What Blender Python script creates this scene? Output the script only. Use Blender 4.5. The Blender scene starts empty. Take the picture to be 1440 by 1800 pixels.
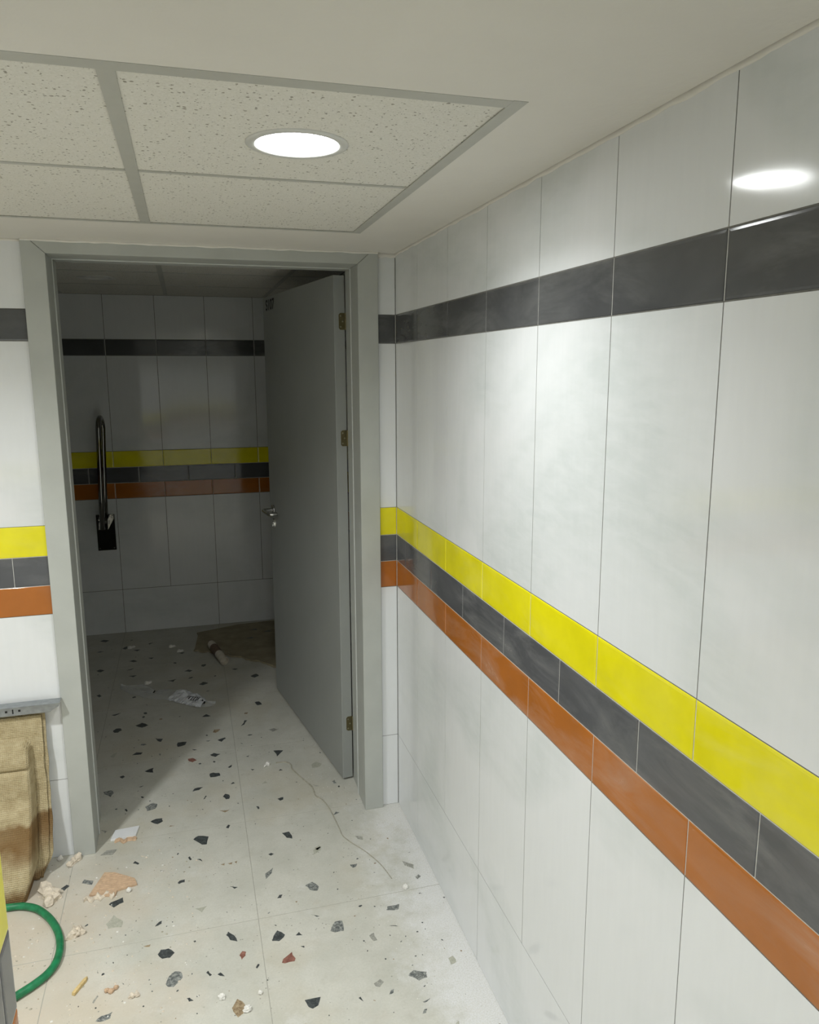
import bpy, bmesh, math, random
from mathutils import Matrix, Vector, noise

# ------------------------------------------------------------------ camera, world, exposure
SC = bpy.context.scene
COL = SC.collection
cam_data = bpy.data.cameras.new('camera')
cam = bpy.data.objects.new('camera', cam_data)
COL.objects.link(cam)
cam.location = (-0.73497, -2.73898, 1.70341)
cam.rotation_euler = (1.389101, 0.003096, -0.279475)
cam_data.sensor_fit = 'HORIZONTAL'
cam_data.sensor_width = 36.0
cam_data.lens = 1359.53 / 1440.0 * 36.0
cam_data.clip_start = 0.02
SC.camera = cam
world = bpy.data.worlds.new('world')
SC.world = world
world.use_nodes = True
world.node_tree.nodes['Background'].inputs[0].default_value = (0, 0, 0, 1)
SC.view_settings.view_transform = 'Standard'
SC.view_settings.look = 'None'
SC.view_settings.gamma = 1.0
SC.view_settings.use_curve_mapping = False
SC.view_settings.exposure = 0.22
LENS_POWER = 50.0             # radiance of the lit downlight lenses
LAMP_WATTS = {'room': 5.7, 'side': 17.5, 'passage': 17.5}   # power of each downlight's beam
LAMP_SPREAD = 146.0           # degrees
LAMP_COLOR = (0.975, 1.0, 0.995)

random.seed(7)

# ------------------------------------------------------------------ helpers
def lin(c):
    return tuple(((v / 255) / 12.92 if v / 255 <= 0.04045 else ((v / 255 + 0.055) / 1.055) ** 2.4) for v in c) + (1.0,)

class NT:
    """small wrapper round a material's node tree"""
    def __init__(self, name):
        self.m = bpy.data.materials.new(name)
        self.m.use_nodes = True
        self.t = self.m.node_tree
        self.b = self.t.nodes['Principled BSDF']
        self.pos = None
    def n(self, kind, **kw):
        x = self.t.nodes.new(kind)
        for k, v in kw.items():
            setattr(x, k, v)
        return x
    def l(self, a, b):
        self.t.links.new(a, b)
    def position(self, scale=(1, 1, 1), rot=(0, 0, 0), loc=(0, 0, 0)):
        if self.pos is None:
            self.pos = self.n('ShaderNodeNewGeometry').outputs['Position']
        mp = self.n('ShaderNodeMapping')
        mp.inputs['Scale'].default_value = scale
        mp.inputs['Rotation'].default_value = rot
        mp.inputs['Location'].default_value = loc
        self.l(self.pos, mp.inputs['Vector'])
        return mp.outputs[0]
    def noise(self, scale, detail=4, rough=0.55, vec=None, dist=0.0):
        x = self.n('ShaderNodeTexNoise')
        x.inputs['Scale'].default_value = scale
        x.inputs['Detail'].default_value = detail
        x.inputs['Roughness'].default_value = rough
        x.inputs['Distortion'].default_value = dist
        self.l(vec if vec is not None else self.position(), x.inputs['Vector'])
        return x.outputs['Fac']
    def ramp(self, fac, a, b, lo=0.0, hi=1.0):
        x = self.n('ShaderNodeMapRange')
        x.inputs['From Min'].default_value = a
        x.inputs['From Max'].default_value = b
        x.inputs['To Min'].default_value = lo
        x.inputs['To Max'].default_value = hi
        self.l(fac, x.inputs['Value'])
        return x.outputs[0]
    def math(self, op, a, b=None):
        x = self.n('ShaderNodeMath', operation=op)
        for i, v in enumerate((a, b)):
            if v is None:
                continue
            if isinstance(v, (int, float)):
                x.inputs[i].default_value = v
            else:
                self.l(v, x.inputs[i])
        return x.outputs[0]
    def mix(self, fac, a, b):
        x = self.n('ShaderNodeMix', data_type='RGBA')
        if isinstance(fac, (int, float)):
            x.inputs['Factor'].default_value = fac
        else:
            self.l(fac, x.inputs['Factor'])
        for key, v in (('A', a), ('B', b)):
            s = [i for i in x.inputs if i.name == key and i.type == 'RGBA'][0]
            if isinstance(v, tuple):
                s.default_value = v
            else:
                self.l(v, s)
        return [o for o in x.outputs if o.type == 'RGBA'][0]
    def axis(self, i):
        if self.pos is None:
            self.pos = self.n('ShaderNodeNewGeometry').outputs['Position']
        s = self.n('ShaderNodeSeparateXYZ')
        self.l(self.pos, s.inputs[0])
        return s.outputs[i]
    def color(self, v):
        if isinstance(v, tuple):
            self.b.inputs['Base Color'].default_value = v
        else:
            self.l(v, self.b.inputs['Base Color'])
    def rough(self, v):
        if isinstance(v, (int, float)):
            self.b.inputs['Roughness'].default_value = v
        else:
            self.l(v, self.b.inputs['Roughness'])
    def bump(self, h, dist=0.001, strength=1.0):
        x = self.n('ShaderNodeBump')
        x.inputs['Strength'].default_value = strength
        x.inputs['Distance'].default_value = dist
        self.l(h, x.inputs['Height'])
        self.l(x.outputs[0], self.b.inputs['Normal'])

def plain(name, c, rough=0.6, var=0.08, scale=30.0, metal=0.0, bump=0.0, bscale=200.0, spec=None):
    k = NT(name)
    base = lin(c)
    dark = tuple(v * (1 - var * 1.6) for v in base[:3]) + (1,)
    k.color(k.mix(k.ramp(k.noise(scale), 0.35, 0.65), dark, base))
    k.rough(rough)
    k.b.inputs['Metallic'].default_value = metal
    if spec is not None:
        k.b.inputs['Specular IOR Level'].default_value = spec
    if bump:
        k.bump(k.noise(bscale, 3), bump)
    return k.m

def new_obj(name, me, parent=None, mat=None):
    o = bpy.data.objects.new(name, me)
    COL.objects.link(o)
    if mat is not None and me is not None and not me.materials:
        me.materials.append(mat)
    if parent is not None:
        o.parent = parent
    return o

def empty(name, loc=(0, 0, 0), parent=None):
    o = bpy.data.objects.new(name, None)
    o.empty_display_size = 0.05
    COL.objects.link(o)
    o.location = loc
    if parent is not None:
        o.parent = parent
    return o

def tag(o, label, cat, group=None):
    o['label'] = label
    o['category'] = cat
    if group:
        o['group'] = group
    return o

def structure(o):
    o['kind'] = 'structure'
    return o

def bm_box(bm, x0, x1, y0, y1, z0, z1):
    v = [bm.verts.new(p) for p in ((x0, y0, z0), (x1, y0, z0), (x1, y1, z0), (x0, y1, z0),
                                   (x0, y0, z1), (x1, y0, z1), (x1, y1, z1), (x0, y1, z1))]
    for f in ((3, 2, 1, 0), (4, 5, 6, 7), (0, 1, 5, 4), (1, 2, 6, 5), (2, 3, 7, 6), (3, 0, 4, 7)):
        bm.faces.new([v[i] for i in f])

def finish(bm, name, bevel=0.0, segs=2, smooth=False):
    if bevel:
        bmesh.ops.bevel(bm, geom=list(bm.edges), offset=bevel, segments=segs, affect='EDGES', profile=0.5)
    bmesh.ops.recalc_face_normals(bm, faces=bm.faces)
    me = bpy.data.meshes.new(name)
    bm.to_mesh(me)
    bm.free()
    if smooth:
        for p in me.polygons:
            p.use_smooth = True
    return me

def boxes(name, lst, mat, parent=None, bevel=0.0):
    bm = bmesh.new()
    for b in lst:
        bm_box(bm, *b)
    return new_obj(name, finish(bm, name, bevel), parent, mat)

def bm_prism(bm, pts, z0, z1, inset=0.0):
    """vertical prism on a polygon given in xy; the top may shrink by inset"""
    cx = sum(p[0] for p in pts) / len(pts)
    cy = sum(p[1] for p in pts) / len(pts)
    def sh(p):
        d = math.hypot(p[0] - cx, p[1] - cy) or 1
        k = max(0.2, 1 - inset / d)
        return (cx + (p[0] - cx) * k, cy + (p[1] - cy) * k)
    lo = [bm.verts.new((p[0], p[1], z0)) for p in pts]
    hi = [bm.verts.new((*sh(p), z1)) for p in pts]
    n = len(pts)
    bm.faces.new(hi)
    bm.faces.new(lo[::-1])
    for i in range(n):
        bm.faces.new((lo[i], lo[(i + 1) % n], hi[(i + 1) % n], hi[i]))

def bm_tube(bm, pts, r, seg=12, cap=True):
    """round tube along a polyline of Vectors; r may be a number or a list"""
    pts = [Vector(p) for p in pts]
    rings = []
    prev = None
    for i, p in enumerate(pts):
        t = (pts[min(i + 1, len(pts) - 1)] - pts[max(i - 1, 0)]).normalized()
        if prev is None:
            a = t.orthogonal().normalized()
        else:
            a = (prev - t * prev.dot(t)).normalized()
        prev = a
        b = t.cross(a)
        rr = r[i] if isinstance(r, (list, tuple)) else r
        rings.append([bm.verts.new(p + (a * math.cos(2 * math.pi * k / seg) + b * math.sin(2 * math.pi * k / seg)) * rr) for k in range(seg)])
    for q in range(len(rings) - 1):
        for k in range(seg):
            bm.faces.new((rings[q][k], rings[q][(k + 1) % seg], rings[q + 1][(k + 1) % seg], rings[q + 1][k]))
    if cap:
        bm.faces.new(rings[0][::-1])
        bm.faces.new(rings[-1])
    return rings

def spline(pts, sub=6):
    """Catmull-Rom points"""
    P = [Vector(p) for p in pts]
    out = []
    for i in range(len(P) - 1):
        a, b, c, d = P[max(i - 1, 0)], P[i], P[i + 1], P[min(i + 2, len(P) - 1)]
        for k in range(sub):
            t = k / sub
            out.append(0.5 * ((2 * b) + (c - a) * t + (2 * a - 5 * b + 4 * c - d) * t * t + (3 * b - a - 3 * c + d) * t ** 3))
    out.append(P[-1])
    return out

def bm_lathe(bm, prof, center, seg=48):
    """profile of (radius, z) turned round a vertical axis"""
    cx, cy = center
    rings = []
    for r, z in prof:
        if r < 1e-6:
            rings.append([bm.verts.new((cx, cy, z))])
        else:
            rings.append([bm.verts.new((cx + r * math.cos(2 * math.pi * k / seg), cy + r * math.sin(2 * math.pi * k / seg), z)) for k in range(seg)])
    for a, b in zip(rings, rings[1:]):
        for k in range(seg):
            k2 = (k + 1) % seg
            if len(a) == 1:
                bm.faces.new((a[0], b[k], b[k2]))
            elif len(b) == 1:
                bm.faces.new((a[k], a[k2], b[0]))
            else:
                bm.faces.new((a[k], a[k2], b[k2], b[k]))

# ------------------------------------------------------------------ materials
def white_tile_material():
    k = NT('white wall tile')
    smear = k.noise(1.0, 3, 0.5, k.position((1.7, 1.5, 2.0), (0.7, 0, 0)), 0.8)
    film = k.ramp(smear, 0.46, 0.66)
    brush = k.noise(1.0, 3, 0.6, k.position((16, 12, 40), (0.9, 0.3, 0)), 0.3)
    film = k.math('MULTIPLY', film, k.ramp(brush, 0.3, 0.65, 0.55, 1.0))
    grain = k.ramp(k.noise(1.0, 2, 0.5, k.position((60, 60, 9))), 0.2, 0.8, 0.97, 1.0)
    c = k.mix(k.math('MULTIPLY', film, 0.6), lin((226, 228, 229)), lin((196, 203, 201)))
    x = k.n('ShaderNodeMix', data_type='RGBA', blend_type='MULTIPLY')
    x.inputs['Factor'].default_value = 1.0
    k.l(c, [i for i in x.inputs if i.name == 'A' and i.type == 'RGBA'][0])
    k.l(grain, [i for i in x.inputs if i.name == 'B' and i.type == 'RGBA'][0])
    k.color([o for o in x.outputs if o.type == 'RGBA'][0])
    k.rough(k.ramp(smear, 0.3, 0.8, 0.07, 0.17))
    k.b.inputs['Specular IOR Level'].default_value = 0.42
    k.bump(k.noise(3.0, 1, 0.4), 0.0012)
    return k.m

def glaze(name, c, dusty=0.22):
    k = NT(name)
    base = lin(c)
    var = k.ramp(k.noise(9.0, 3), 0.3, 0.7)
    dark = tuple(v * 0.86 for v in base[:3]) + (1,)
    cc = k.mix(var, dark, base)
    sm = k.ramp(k.noise(1.0, 5, 0.65, k.position((5, 4, 15), (0.7, 0.2, 0.3)), 0.5), 0.42, 0.80)
    area = k.ramp(k.noise(1.7, 2), 0.40, 0.62)
    f = k.math('MULTIPLY', k.math('MULTIPLY', sm, area), dusty)
    k.color(k.mix(f, cc, lin((205, 205, 200))))
    k.rough(k.ramp(f, 0, dusty, 0.10, 0.40))
    h = k.noise(1.0, 1, 0.4, k.position((7, 7, 9)), 0.2)
    k.bump(h, 0.004, 0.5)
    return k.m

def floor_material():
    k = NT('terrazzo porcelain')
    n1 = k.ramp(k.noise(5.0, 6, 0.6), 0.35, 0.68)
    c = k.mix(n1, lin((190, 189, 179)), lin((207, 205, 196)))
    fine = k.ramp(k.noise(160.0, 2), 0.3, 0.75)
    c = k.mix(k.math('MULTIPLY', fine, 0.35), c, lin((172, 173, 162)))
    grime = k.ramp(k.noise(26.0, 5, 0.7), 0.52, 0.72)
    c = k.mix(k.math('MULTIPLY', grime, 0.28), c, lin((168, 164, 150)))
    # tiny printed grit
    v = k.n('ShaderNodeTexVoronoi')
    v.inputs['Scale'].default_value = 70
    k.l(k.position(), v.inputs['Vector'])
    spot = k.math('LESS_THAN', v.outputs['Distance'], 0.16)
    pick = k.math('GREATER_THAN', k.noise(11.0, 2), 0.60)
    c = k.mix(k.math('MULTIPLY', k.math('MULTIPLY', spot, pick), 0.6), c, lin((120, 118, 108)))
    X, Y = k.axis(0), k.axis(1)
    # sandy building dust in the left corner
    d = k.math('ADD', k.ramp(X, -0.72, -1.35), k.ramp(k.noise(3.2, 5, 0.6), 0.3, 0.7, -0.55, 0.45))
    d = k.math('MULTIPLY', d, k.ramp(Y, 0.06, -0.18))
    d = k.math('MULTIPLY', k.ramp(d, 0.1, 1.0), 0.72)
    c = k.mix(d, c, lin((198, 185, 167)))
    # tan patch beside the door leaf and at the bathroom's far side
    tp = k.math('MULTIPLY', k.ramp(k.noise(2.3, 4, 0.6), 0.5, 0.68), 0.4)
    c = k.mix(tp, c, lin((183, 173, 148)))
    # white grout powder along the right wall
    w = k.math('ADD', k.ramp(X, -0.30, -0.02), k.ramp(k.noise(6.0, 6, 0.7), 0.3, 0.7, -0.5, 0.5))
    w = k.math('MULTIPLY', k.ramp(w, 0.25, 0.9), k.ramp(Y, 0.12, -0.1))
    w = k.math('MULTIPLY', w, k.ramp(k.noise(240.0, 2), 0.3, 0.6, 0.35, 0.9))
    c = k.mix(w, c, lin((222, 222, 222)))
    k.color(c)
    k.rough(k.ramp(k.noise(7.0, 4), 0.3, 0.7, 0.42, 0.62))
    k.b.inputs['Specular IOR Level'].default_value = 0.3
    k.bump(k.noise(120.0, 3), 0.0004)
    return k.m

def chip_material(name, c1, c2, rough=0.45):
    k = NT(name)
    f = k.ramp(k.noise(110.0, 5, 0.7, None, 0.8), 0.42, 0.66)
    k.color(k.mix(f, lin(c1), lin(c2)))
    k.rough(rough)
    return k.m

def ceiling_tile_material():
    k = NT('mineral fibre panel')
    base = k.mix(k.ramp(k.noise(240.0, 3), 0.3, 0.7), lin((218, 216, 207)), lin((230, 228, 221)))
    spots = None
    for sc, th in ((110, 0.32), (60, 0.18), (200, 0.25)):
        v = k.n('ShaderNodeTexVoronoi')
        v.inputs['Scale'].default_value = sc
        v.inputs['Randomness'].default_value = 1.0
        vec = k.n('ShaderNodeVectorMath', operation='ADD')
        nz = k.n('ShaderNodeTexNoise')
        nz.inputs['Scale'].default_value = 150
        k.l(k.position(), nz.inputs['Vector'])
        sc_ = k.n('ShaderNodeVectorMath', operation='SCALE')
        sc_.inputs['Scale'].default_value = 0.006
        k.l(nz.outputs['Color'], sc_.inputs[0])
        k.l(k.position(), vec.inputs[0])
        k.l(sc_.outputs[0], vec.inputs[1])
        k.l(vec.outputs[0], v.inputs['Vector'])
        sp = k.n('ShaderNodeSeparateColor')
        k.l(v.outputs['Color'], sp.inputs[0])
        lim = k.ramp(sp.outputs[0], 0.45, 1.0, 0.0, th)
        s = k.math('LESS_THAN', v.outputs['Distance'], lim)
        spots = s if spots is None else k.math('MAXIMUM', spots, s)
    k.color(k.mix(k.math('MULTIPLY', spots, 0.75), base, lin((128, 122, 108))))
    k.rough(0.9)
    k.b.inputs['Specular IOR Level'].default_value = 0.1
    inv = k.math('SUBTRACT', 1.0, spots)
    k.bump(k.math('ADD', inv, k.math('MULTIPLY', k.noise(300.0, 2), 0.2)), 0.0012)
    return k.m

def pulp_material():
    k = NT('moulded pulp')
    p = k.position()
    wave = None
    for rot in ((0, 0, 0), (0, math.pi / 2, 0)):
        w = k.n('ShaderNodeTexWave', bands_direction='X' if rot[1] == 0 else 'Z')
        w.inputs['Scale'].default_value = 52
        w.inputs['Distortion'].default_value = 1.4
        w.inputs['Detail'].default_value = 2
        k.l(p, w.inputs['Vector'])
        wave = w.outputs['Fac'] if wave is None else k.math('ADD', wave, w.outputs['Fac'])
    n = k.ramp(k.noise(28.0, 5, 0.65), 0.3, 0.7)
    c = k.mix(n, lin((162, 147, 113)), lin((194, 181, 148)))
    c = k.mix(k.math('MULTIPLY', k.ramp(wave, 0.9, 0.2), 0.3), c, lin((132, 106, 66)))
    Z = k.math('ADD', k.axis(2), k.ramp(k.noise(9.0, 3), 0.2, 0.8, -0.035, 0.035))
    band = k.math('MULTIPLY', k.ramp(Z, 0.232, 0.216), k.ramp(Z, 0.10, 0.15))
    foot = k.ramp(Z, 0.055, 0.03)
    st = k.math('MULTIPLY', k.math('MAXIMUM', band, foot), k.ramp(k.noise(14.0, 4), 0.2, 0.7, 0.55, 0.95))
    c = k.mix(st, c, lin((112, 82, 46)))
    k.color(c)
    k.rough(0.95)
    k.b.inputs['Specular IOR Level'].default_value = 0.1
    k.bump(k.math('ADD', k.math('MULTIPLY', wave, 0.5), k.noise(120.0, 3)), 0.0016)
    return k.m

M = {}
M['white_tile'] = white_tile_material()
M['yellow'] = glaze('yellow glazed tile', (234, 224, 24), 0.14)
M['grey'] = glaze('grey glazed tile', (87, 88, 91), 0.24)
M['charcoal'] = glaze('charcoal glazed tile', (84, 85, 86), 0.24)
M['orange'] = glaze('orange glazed tile', (174, 104, 40), 0.26)
def grout_material():
    k = NT('wall grout')
    Z = k.axis(2)
    band = k.math('ADD', k.math('MULTIPLY', k.math('GREATER_THAN', Z, 0.8985), k.math('LESS_THAN', Z, 1.2005)),
                  k.math('MULTIPLY', k.math('GREATER_THAN', Z, 1.7975), k.math('LESS_THAN', Z, 1.895)))
    n = k.ramp(k.noise(60.0), 0.3, 0.7)
    k.color(k.mix(band, k.mix(n, lin((104, 103, 98)), lin((124, 123, 117))), k.mix(n, lin((190, 189, 183)), lin((208, 207, 202)))))
    k.rough(0.9)
    return k.m
M['grout'] = grout_material()     # pale round the coloured bands, dark in the plain tiles
M['floor_grout'] = plain('floor grout', (170, 168, 158), 0.9, 0.1, 60)
M['floor'] = floor_material()
M['gypsum'] = plain('painted gypsum', (228, 225, 218), 0.85, 0.025, 4, bump=0.0006, bscale=60, spec=0.2)
M['panel'] = ceiling_tile_material()
M['tbar'] = plain('enamelled ceiling bar', (190, 190, 183), 0.5, 0.03, 20)
M['lens_on'] = None
M['ring'] = plain('white enamel ring', (216, 216, 212), 0.35, 0.02, 20)
M['frame'] = plain('grey lacquered steel', (181, 184, 179), 0.42, 0.05, 7, bump=0.0003, bscale=30)
M['leaf'] = plain('grey laminate door', (152, 155, 152), 0.45, 0.03, 5)
M['gasket'] = plain('pale rubber gasket', (200, 203, 200), 0.4, 0.02, 20)
M['gap'] = plain('dark rubber seal', (38, 40, 38), 0.7, 0.05, 20)
M['steel'] = plain('brushed steel', (196, 196, 194), 0.22, 0.05, 40, metal=1.0)
M['chrome'] = plain('polished stainless steel', (128, 126, 122), 0.09, 0.03, 20, metal=1.0)
M['brass'] = plain('dull brass plated steel', (116, 108, 78), 0.45, 0.1, 60, metal=0.7)
M['screw'] = plain('zinc screw', (170, 165, 140), 0.35, 0.05, 60, metal=1.0)
M['ink'] = plain('black ink', (22, 22, 22), 0.6, 0.02, 20)
M['zinc'] = plain('galvanised steel', (158, 163, 166), 0.38, 0.12, 55, metal=0.75)
M['hole'] = plain('dark punched hole', (24, 24, 24), 0.9, 0.02, 20)
M['pulp'] = pulp_material()
M['hose'] = plain('green rubber hose', (28, 128, 82), 0.42, 0.25, 45)
M['hose_in'] = plain('dark green hose bore', (12, 60, 40), 0.7, 0.1, 45)
M['plaster'] = plain('tile adhesive lump', (218, 206, 188), 0.95, 0.12, 60, bump=0.002, bscale=140)
M['plaster_white'] = plain('white plaster', (228, 226, 220), 0.95, 0.06, 60, bump=0.001, bscale=140)
M['clay'] = plain('fired clay body', (204, 174, 144), 0.95, 0.12, 80, bump=0.001, bscale=200)
M['wood'] = plain('pale split wood', (214, 188, 132), 0.8, 0.16, 90)
M['offcut'] = plain('white glazed offcut', (228, 229, 230), 0.25, 0.02, 30)
M['card'] = plain('dusty cardboard', (158, 148, 122), 0.95, 0.16, 12, bump=0.0006, bscale=120)
M['paper'] = plain('white printed film', (214, 216, 220), 0.5, 0.08, 40)
M['cord'] = plain('dirty twine', (180, 175, 158), 0.9, 0.2, 80)
M['tube_body'] = plain('white cartridge plastic', (214, 206, 190), 0.45, 0.1, 40)
M['tube_print'] = plain('brown cartridge print', (118, 92, 72), 0.5, 0.25, 60)
M['chip_d'] = chip_material('charcoal stone chip', (50, 54, 55), (92, 97, 97))
M['chip_m'] = chip_material('mottled grey stone chip', (84, 88, 88), (168, 170, 164))
M['chip_g'] = chip_material('pale grey stone chip', (138, 138, 130), (172, 171, 162))
M['chip_f'] = chip_material('faint stone chip', (164, 164, 150), (184, 183, 170))
M['chip_r'] = chip_material('red stone chip', (118, 76, 66), (156, 112, 98))
M['chip_b'] = chip_material('brown stone chip', (128, 108, 82), (176, 160, 132))

def lens_material(name, power):
    k = NT(name)
    k.color((0.85, 0.85, 0.83, 1))
    k.rough(0.5)
    if power:
        k.b.inputs['Emission Color'].default_value = (0.975, 1.0, 0.995, 1)
        k.b.inputs['Emission Strength'].default_value = power
    return k.m
M['lens_on'] = lens_material('lit frosted lens', LENS_POWER)
M['lens_off'] = lens_material('unlit frosted lens', 0)

def film_material():
    k = NT('clear crumpled film')
    k.color(lin((215, 218, 220)))
    k.rough(0.18)
    k.b.inputs['Alpha'].default_value = 0.30
    return k.m
M['film'] = film_material()

# ------------------------------------------------------------------ room shell
CEIL = 2.105
BCEIL = 2.165
PITCH = 0.302
ROWS = [  # z0, z1, material, kind of joint
    (0.0, 0.2945, 'white_tile', 'wide'),
    (0.2945, 0.8975, 'white_tile', 'full'),
    (0.8975, 0.9975, 'orange', 'full'),
    (0.9975, 1.0980, 'grey', 'half'),
    (1.0980, 1.2015, 'yellow', 'full'),
    (1.2015, 1.7965, 'white_tile', 'full'),
    (1.7965, 1.8960, 'charcoal', 'full'),
    (1.8960, None, 'white_tile', 'full')]
TILE_CACHE = {}

def tile_mesh(w, h, mat):
    key = (round(w, 4), round(h, 4), mat)
    if key in TILE_CACHE:
        return TILE_CACHE[key]
    t = 0.007
    if mat == 'white_tile':
        steps = [(0.0, -t), (0.0, -0.0001), (0.0002, 0.0)]
    else:
        steps = [(0.0, -t), (0.0, -0.0002), (0.0014, 0.0006), (0.0050, 0.0010)]
    bm = bmesh.new()
    rings = []
    for ins, z in steps:
        ins = min(ins, w * 0.3, h * 0.3)
        rings.append([bm.verts.new(p) for p in ((ins, ins, z), (w - ins, ins, z), (w - ins, h - ins, z), (ins, h - ins, z))])
    for a, b in zip(rings, rings[1:]):
        for i in range(4):
            bm.faces.new((a[i], a[(i + 1) % 4], b[(i + 1) % 4], b[i]))
    bm.faces.new(rings[-1])
    me = bpy.data.meshes.new('wall_tile')
    bm.to_mesh(me)
    bm.free()
    me.materials.append(M[mat])
    TILE_CACHE[key] = me
    return me

def joints(lo, hi, first, pitch):
    k = math.ceil((lo - first) / pitch)
    out = [lo]
    while first + k * pitch < hi - 0.012:
        v = first + k * pitch
        if v > lo + 0.012:
            out.append(v)
        k += 1
    return out + [hi]

def tile_wall(parent, origin, U, spans, first, top, wide_first=None, gap=0.0018):
    """tiles on a wall; U is the wall's rightward direction seen from the room, first one vertical joint (in U)"""
    U = Vector(U)
    N = U.cross(Vector((0, 0, 1)))
    R = Matrix((U, (0, 0, 1), N)).transposed().to_4x4()
    for z0, z1, mat, kind in ROWS:
        z1 = top if z1 is None else z1
        for lo, hi in spans:
            if kind == 'wide':
                js = joints(lo, hi, wide_first if wide_first is not None else first, PITCH * 2)
            else:
                js = joints(lo, hi, first + (PITCH / 2 if kind == 'half' else 0), PITCH)
            for a, b in zip(js, js[1:]):
                me = tile_mesh(b - a - gap, z1 - z0 - gap, mat)
                o = new_obj('wall_tile' if mat == 'white_tile' else 'band_tile', me, parent)
                p = Vector(origin) + U * (a + gap / 2) + Vector((0, 0, z0 + gap / 2))
                o.matrix_local = Matrix.Translation(p) @ R
    return parent

G = 0.0006          # grout lies this far behind the tile faces
XL, YB, YR = -2.84, -4.6, 2.48
CX, CY = -0.954, -1.888       # the near wall's outer corner

wall_right = structure(boxes('wall_right', [(G, 0.12, YB, 0.12, -0.05, 2.3)], M['grout']))
tile_wall(wall_right, (0, 0, 0), (0, -1, 0), [(0.0, -YB)], 0.2712, CEIL, None, 0.0022)

wall_front = structure(boxes('wall_front', [(XL, -1.155, G, 0.215, -0.05, 2.3), (-0.115, 0.0, G, 0.215, -0.05, 2.3),
                                            (-1.155, -0.115, G, 0.215, 2.085, 2.3)], M['grout']))
tile_wall(wall_front, (0, 0, 0), (1, 0, 0), [(XL, -1.185), (-0.085, -0.0012)], -1.462, CEIL)

wall_left = structure(boxes('wall_left', [(XL, CX - G, YB, CY - G, -0.05, 2.3)], M['grout']))
tile_wall(wall_left, (CX, 0, 0), (0, 1, 0), [(YB, CY)], CY - 0.20, CEIL)
tile_wall(wall_left, (0, CY, 0), (-1, 0, 0), [(-CX + 0.0012, -XL)], -CX + 0.18, CEIL)

wall_side = structure(boxes('wall_far_left', [(XL - 0.12, XL - G, CY, 0.12, -0.05, 2.3)], M['grout']))
tile_wall(wall_side, (XL, 0, 0), (0, 1, 0), [(CY, 0.0)], -0.21, CEIL)

wall_behind = structure(boxes('wall_behind', [(CX - 0.1, 0.12, YB - 0.12, YB - G, -0.05, 2.3)], M['grout']))
tile_wall(wall_behind, (0, YB, 0), (-1, 0, 0), [(0.0012, -CX)], 0.2, CEIL)

# bathroom beyond the door
BX0, BX1 = -2.0, 0.03
wall_back = structure(boxes('wall_back', [(BX0, BX1, YR + G, YR + 0.12, -0.05, 2.3)], M['grout']))
tile_wall(wall_back, (0, YR, 0), (1, 0, 0), [(BX0, BX1)], -0.592, BCEIL, None, 0.003)
wall_bl = structure(boxes('wall_bathroom_left', [(BX0 - 0.12, BX0 - G, 0.215, YR + 0.12, -0.05, 2.3)], M['grout']))
tile_wall(wall_bl, (BX0, 0, 0), (0, 1, 0), [(0.216, YR - 0.0012)], 0.4, BCEIL)
wall_br = structure(boxes('wall_bathroom_right', [(BX1 + G, BX1 + 0.12, 0.215, YR + 0.12, -0.05, 2.3)], M['grout']))
tile_wall(wall_br, (BX1, 0, 0), (0, -1, 0), [(-YR + 0.0012, -0.216)], -0.4, BCEIL)

# floor: grout bed and big terrazzo-look tiles
floor = structure(boxes('floor', [(XL, 0.12, YB - 0.1, YR + 0.1, -0.06, -0.0004)], M['floor_grout']))
FX = [-3.0, -2.4, -1.8, -1.2, -0.6, 0.035]
FY = [-4.72, -4.12, -3.52, -2.92, -2.32, -1.72, -1.12, -0.52, 0.038, 0.638, 1.238, 1.838, 2.485]
FT = {}
for i in range(len(FX) - 1):
    for j in range(len(FY) - 1):
        x0, x1, y0, y1 = FX[i], FX[i + 1], FY[j], FY[j + 1]
        if x0 < -2.0 and y0 > 0.2 or (x1 < -1.3 and y1 < CY - 0.3):
            continue
        x0, x1 = max(x0, XL), x1
        w, h = x1 - x0 - 0.0020, y1 - y0 - 0.0020
        bm = bmesh.new()
        e = 0.0005
        lo = [bm.verts.new(p) for p in ((0, 0, -0.009), (w, 0, -0.009), (w, h, -0.009), (0, h, -0.009))]
        mi = [bm.verts.new(p) for p in ((0, 0, -e), (w, 0, -e), (w, h, -e), (0, h, -e))]
        hi = [bm.verts.new(p) for p in ((e, e, 0), (w - e, e, 0), (w - e, h - e, 0), (e, h - e, 0))]
        for a, b in ((lo, mi), (mi, hi)):
            for q in range(4):
                bm.faces.new((a[q], a[(q + 1) % 4], b[(q + 1) % 4], b[q]))
        bm.faces.new(hi)
        me = bpy.data.meshes.new('floor_tile')
        bm.to_mesh(me)
        bm.free()
        o = new_obj('floor_tile', me, floor, M['floor'])
        o.location = (x0 + 0.0010, y0 + 0.0010, 0)
        FT[(i, j)] = o

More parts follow.
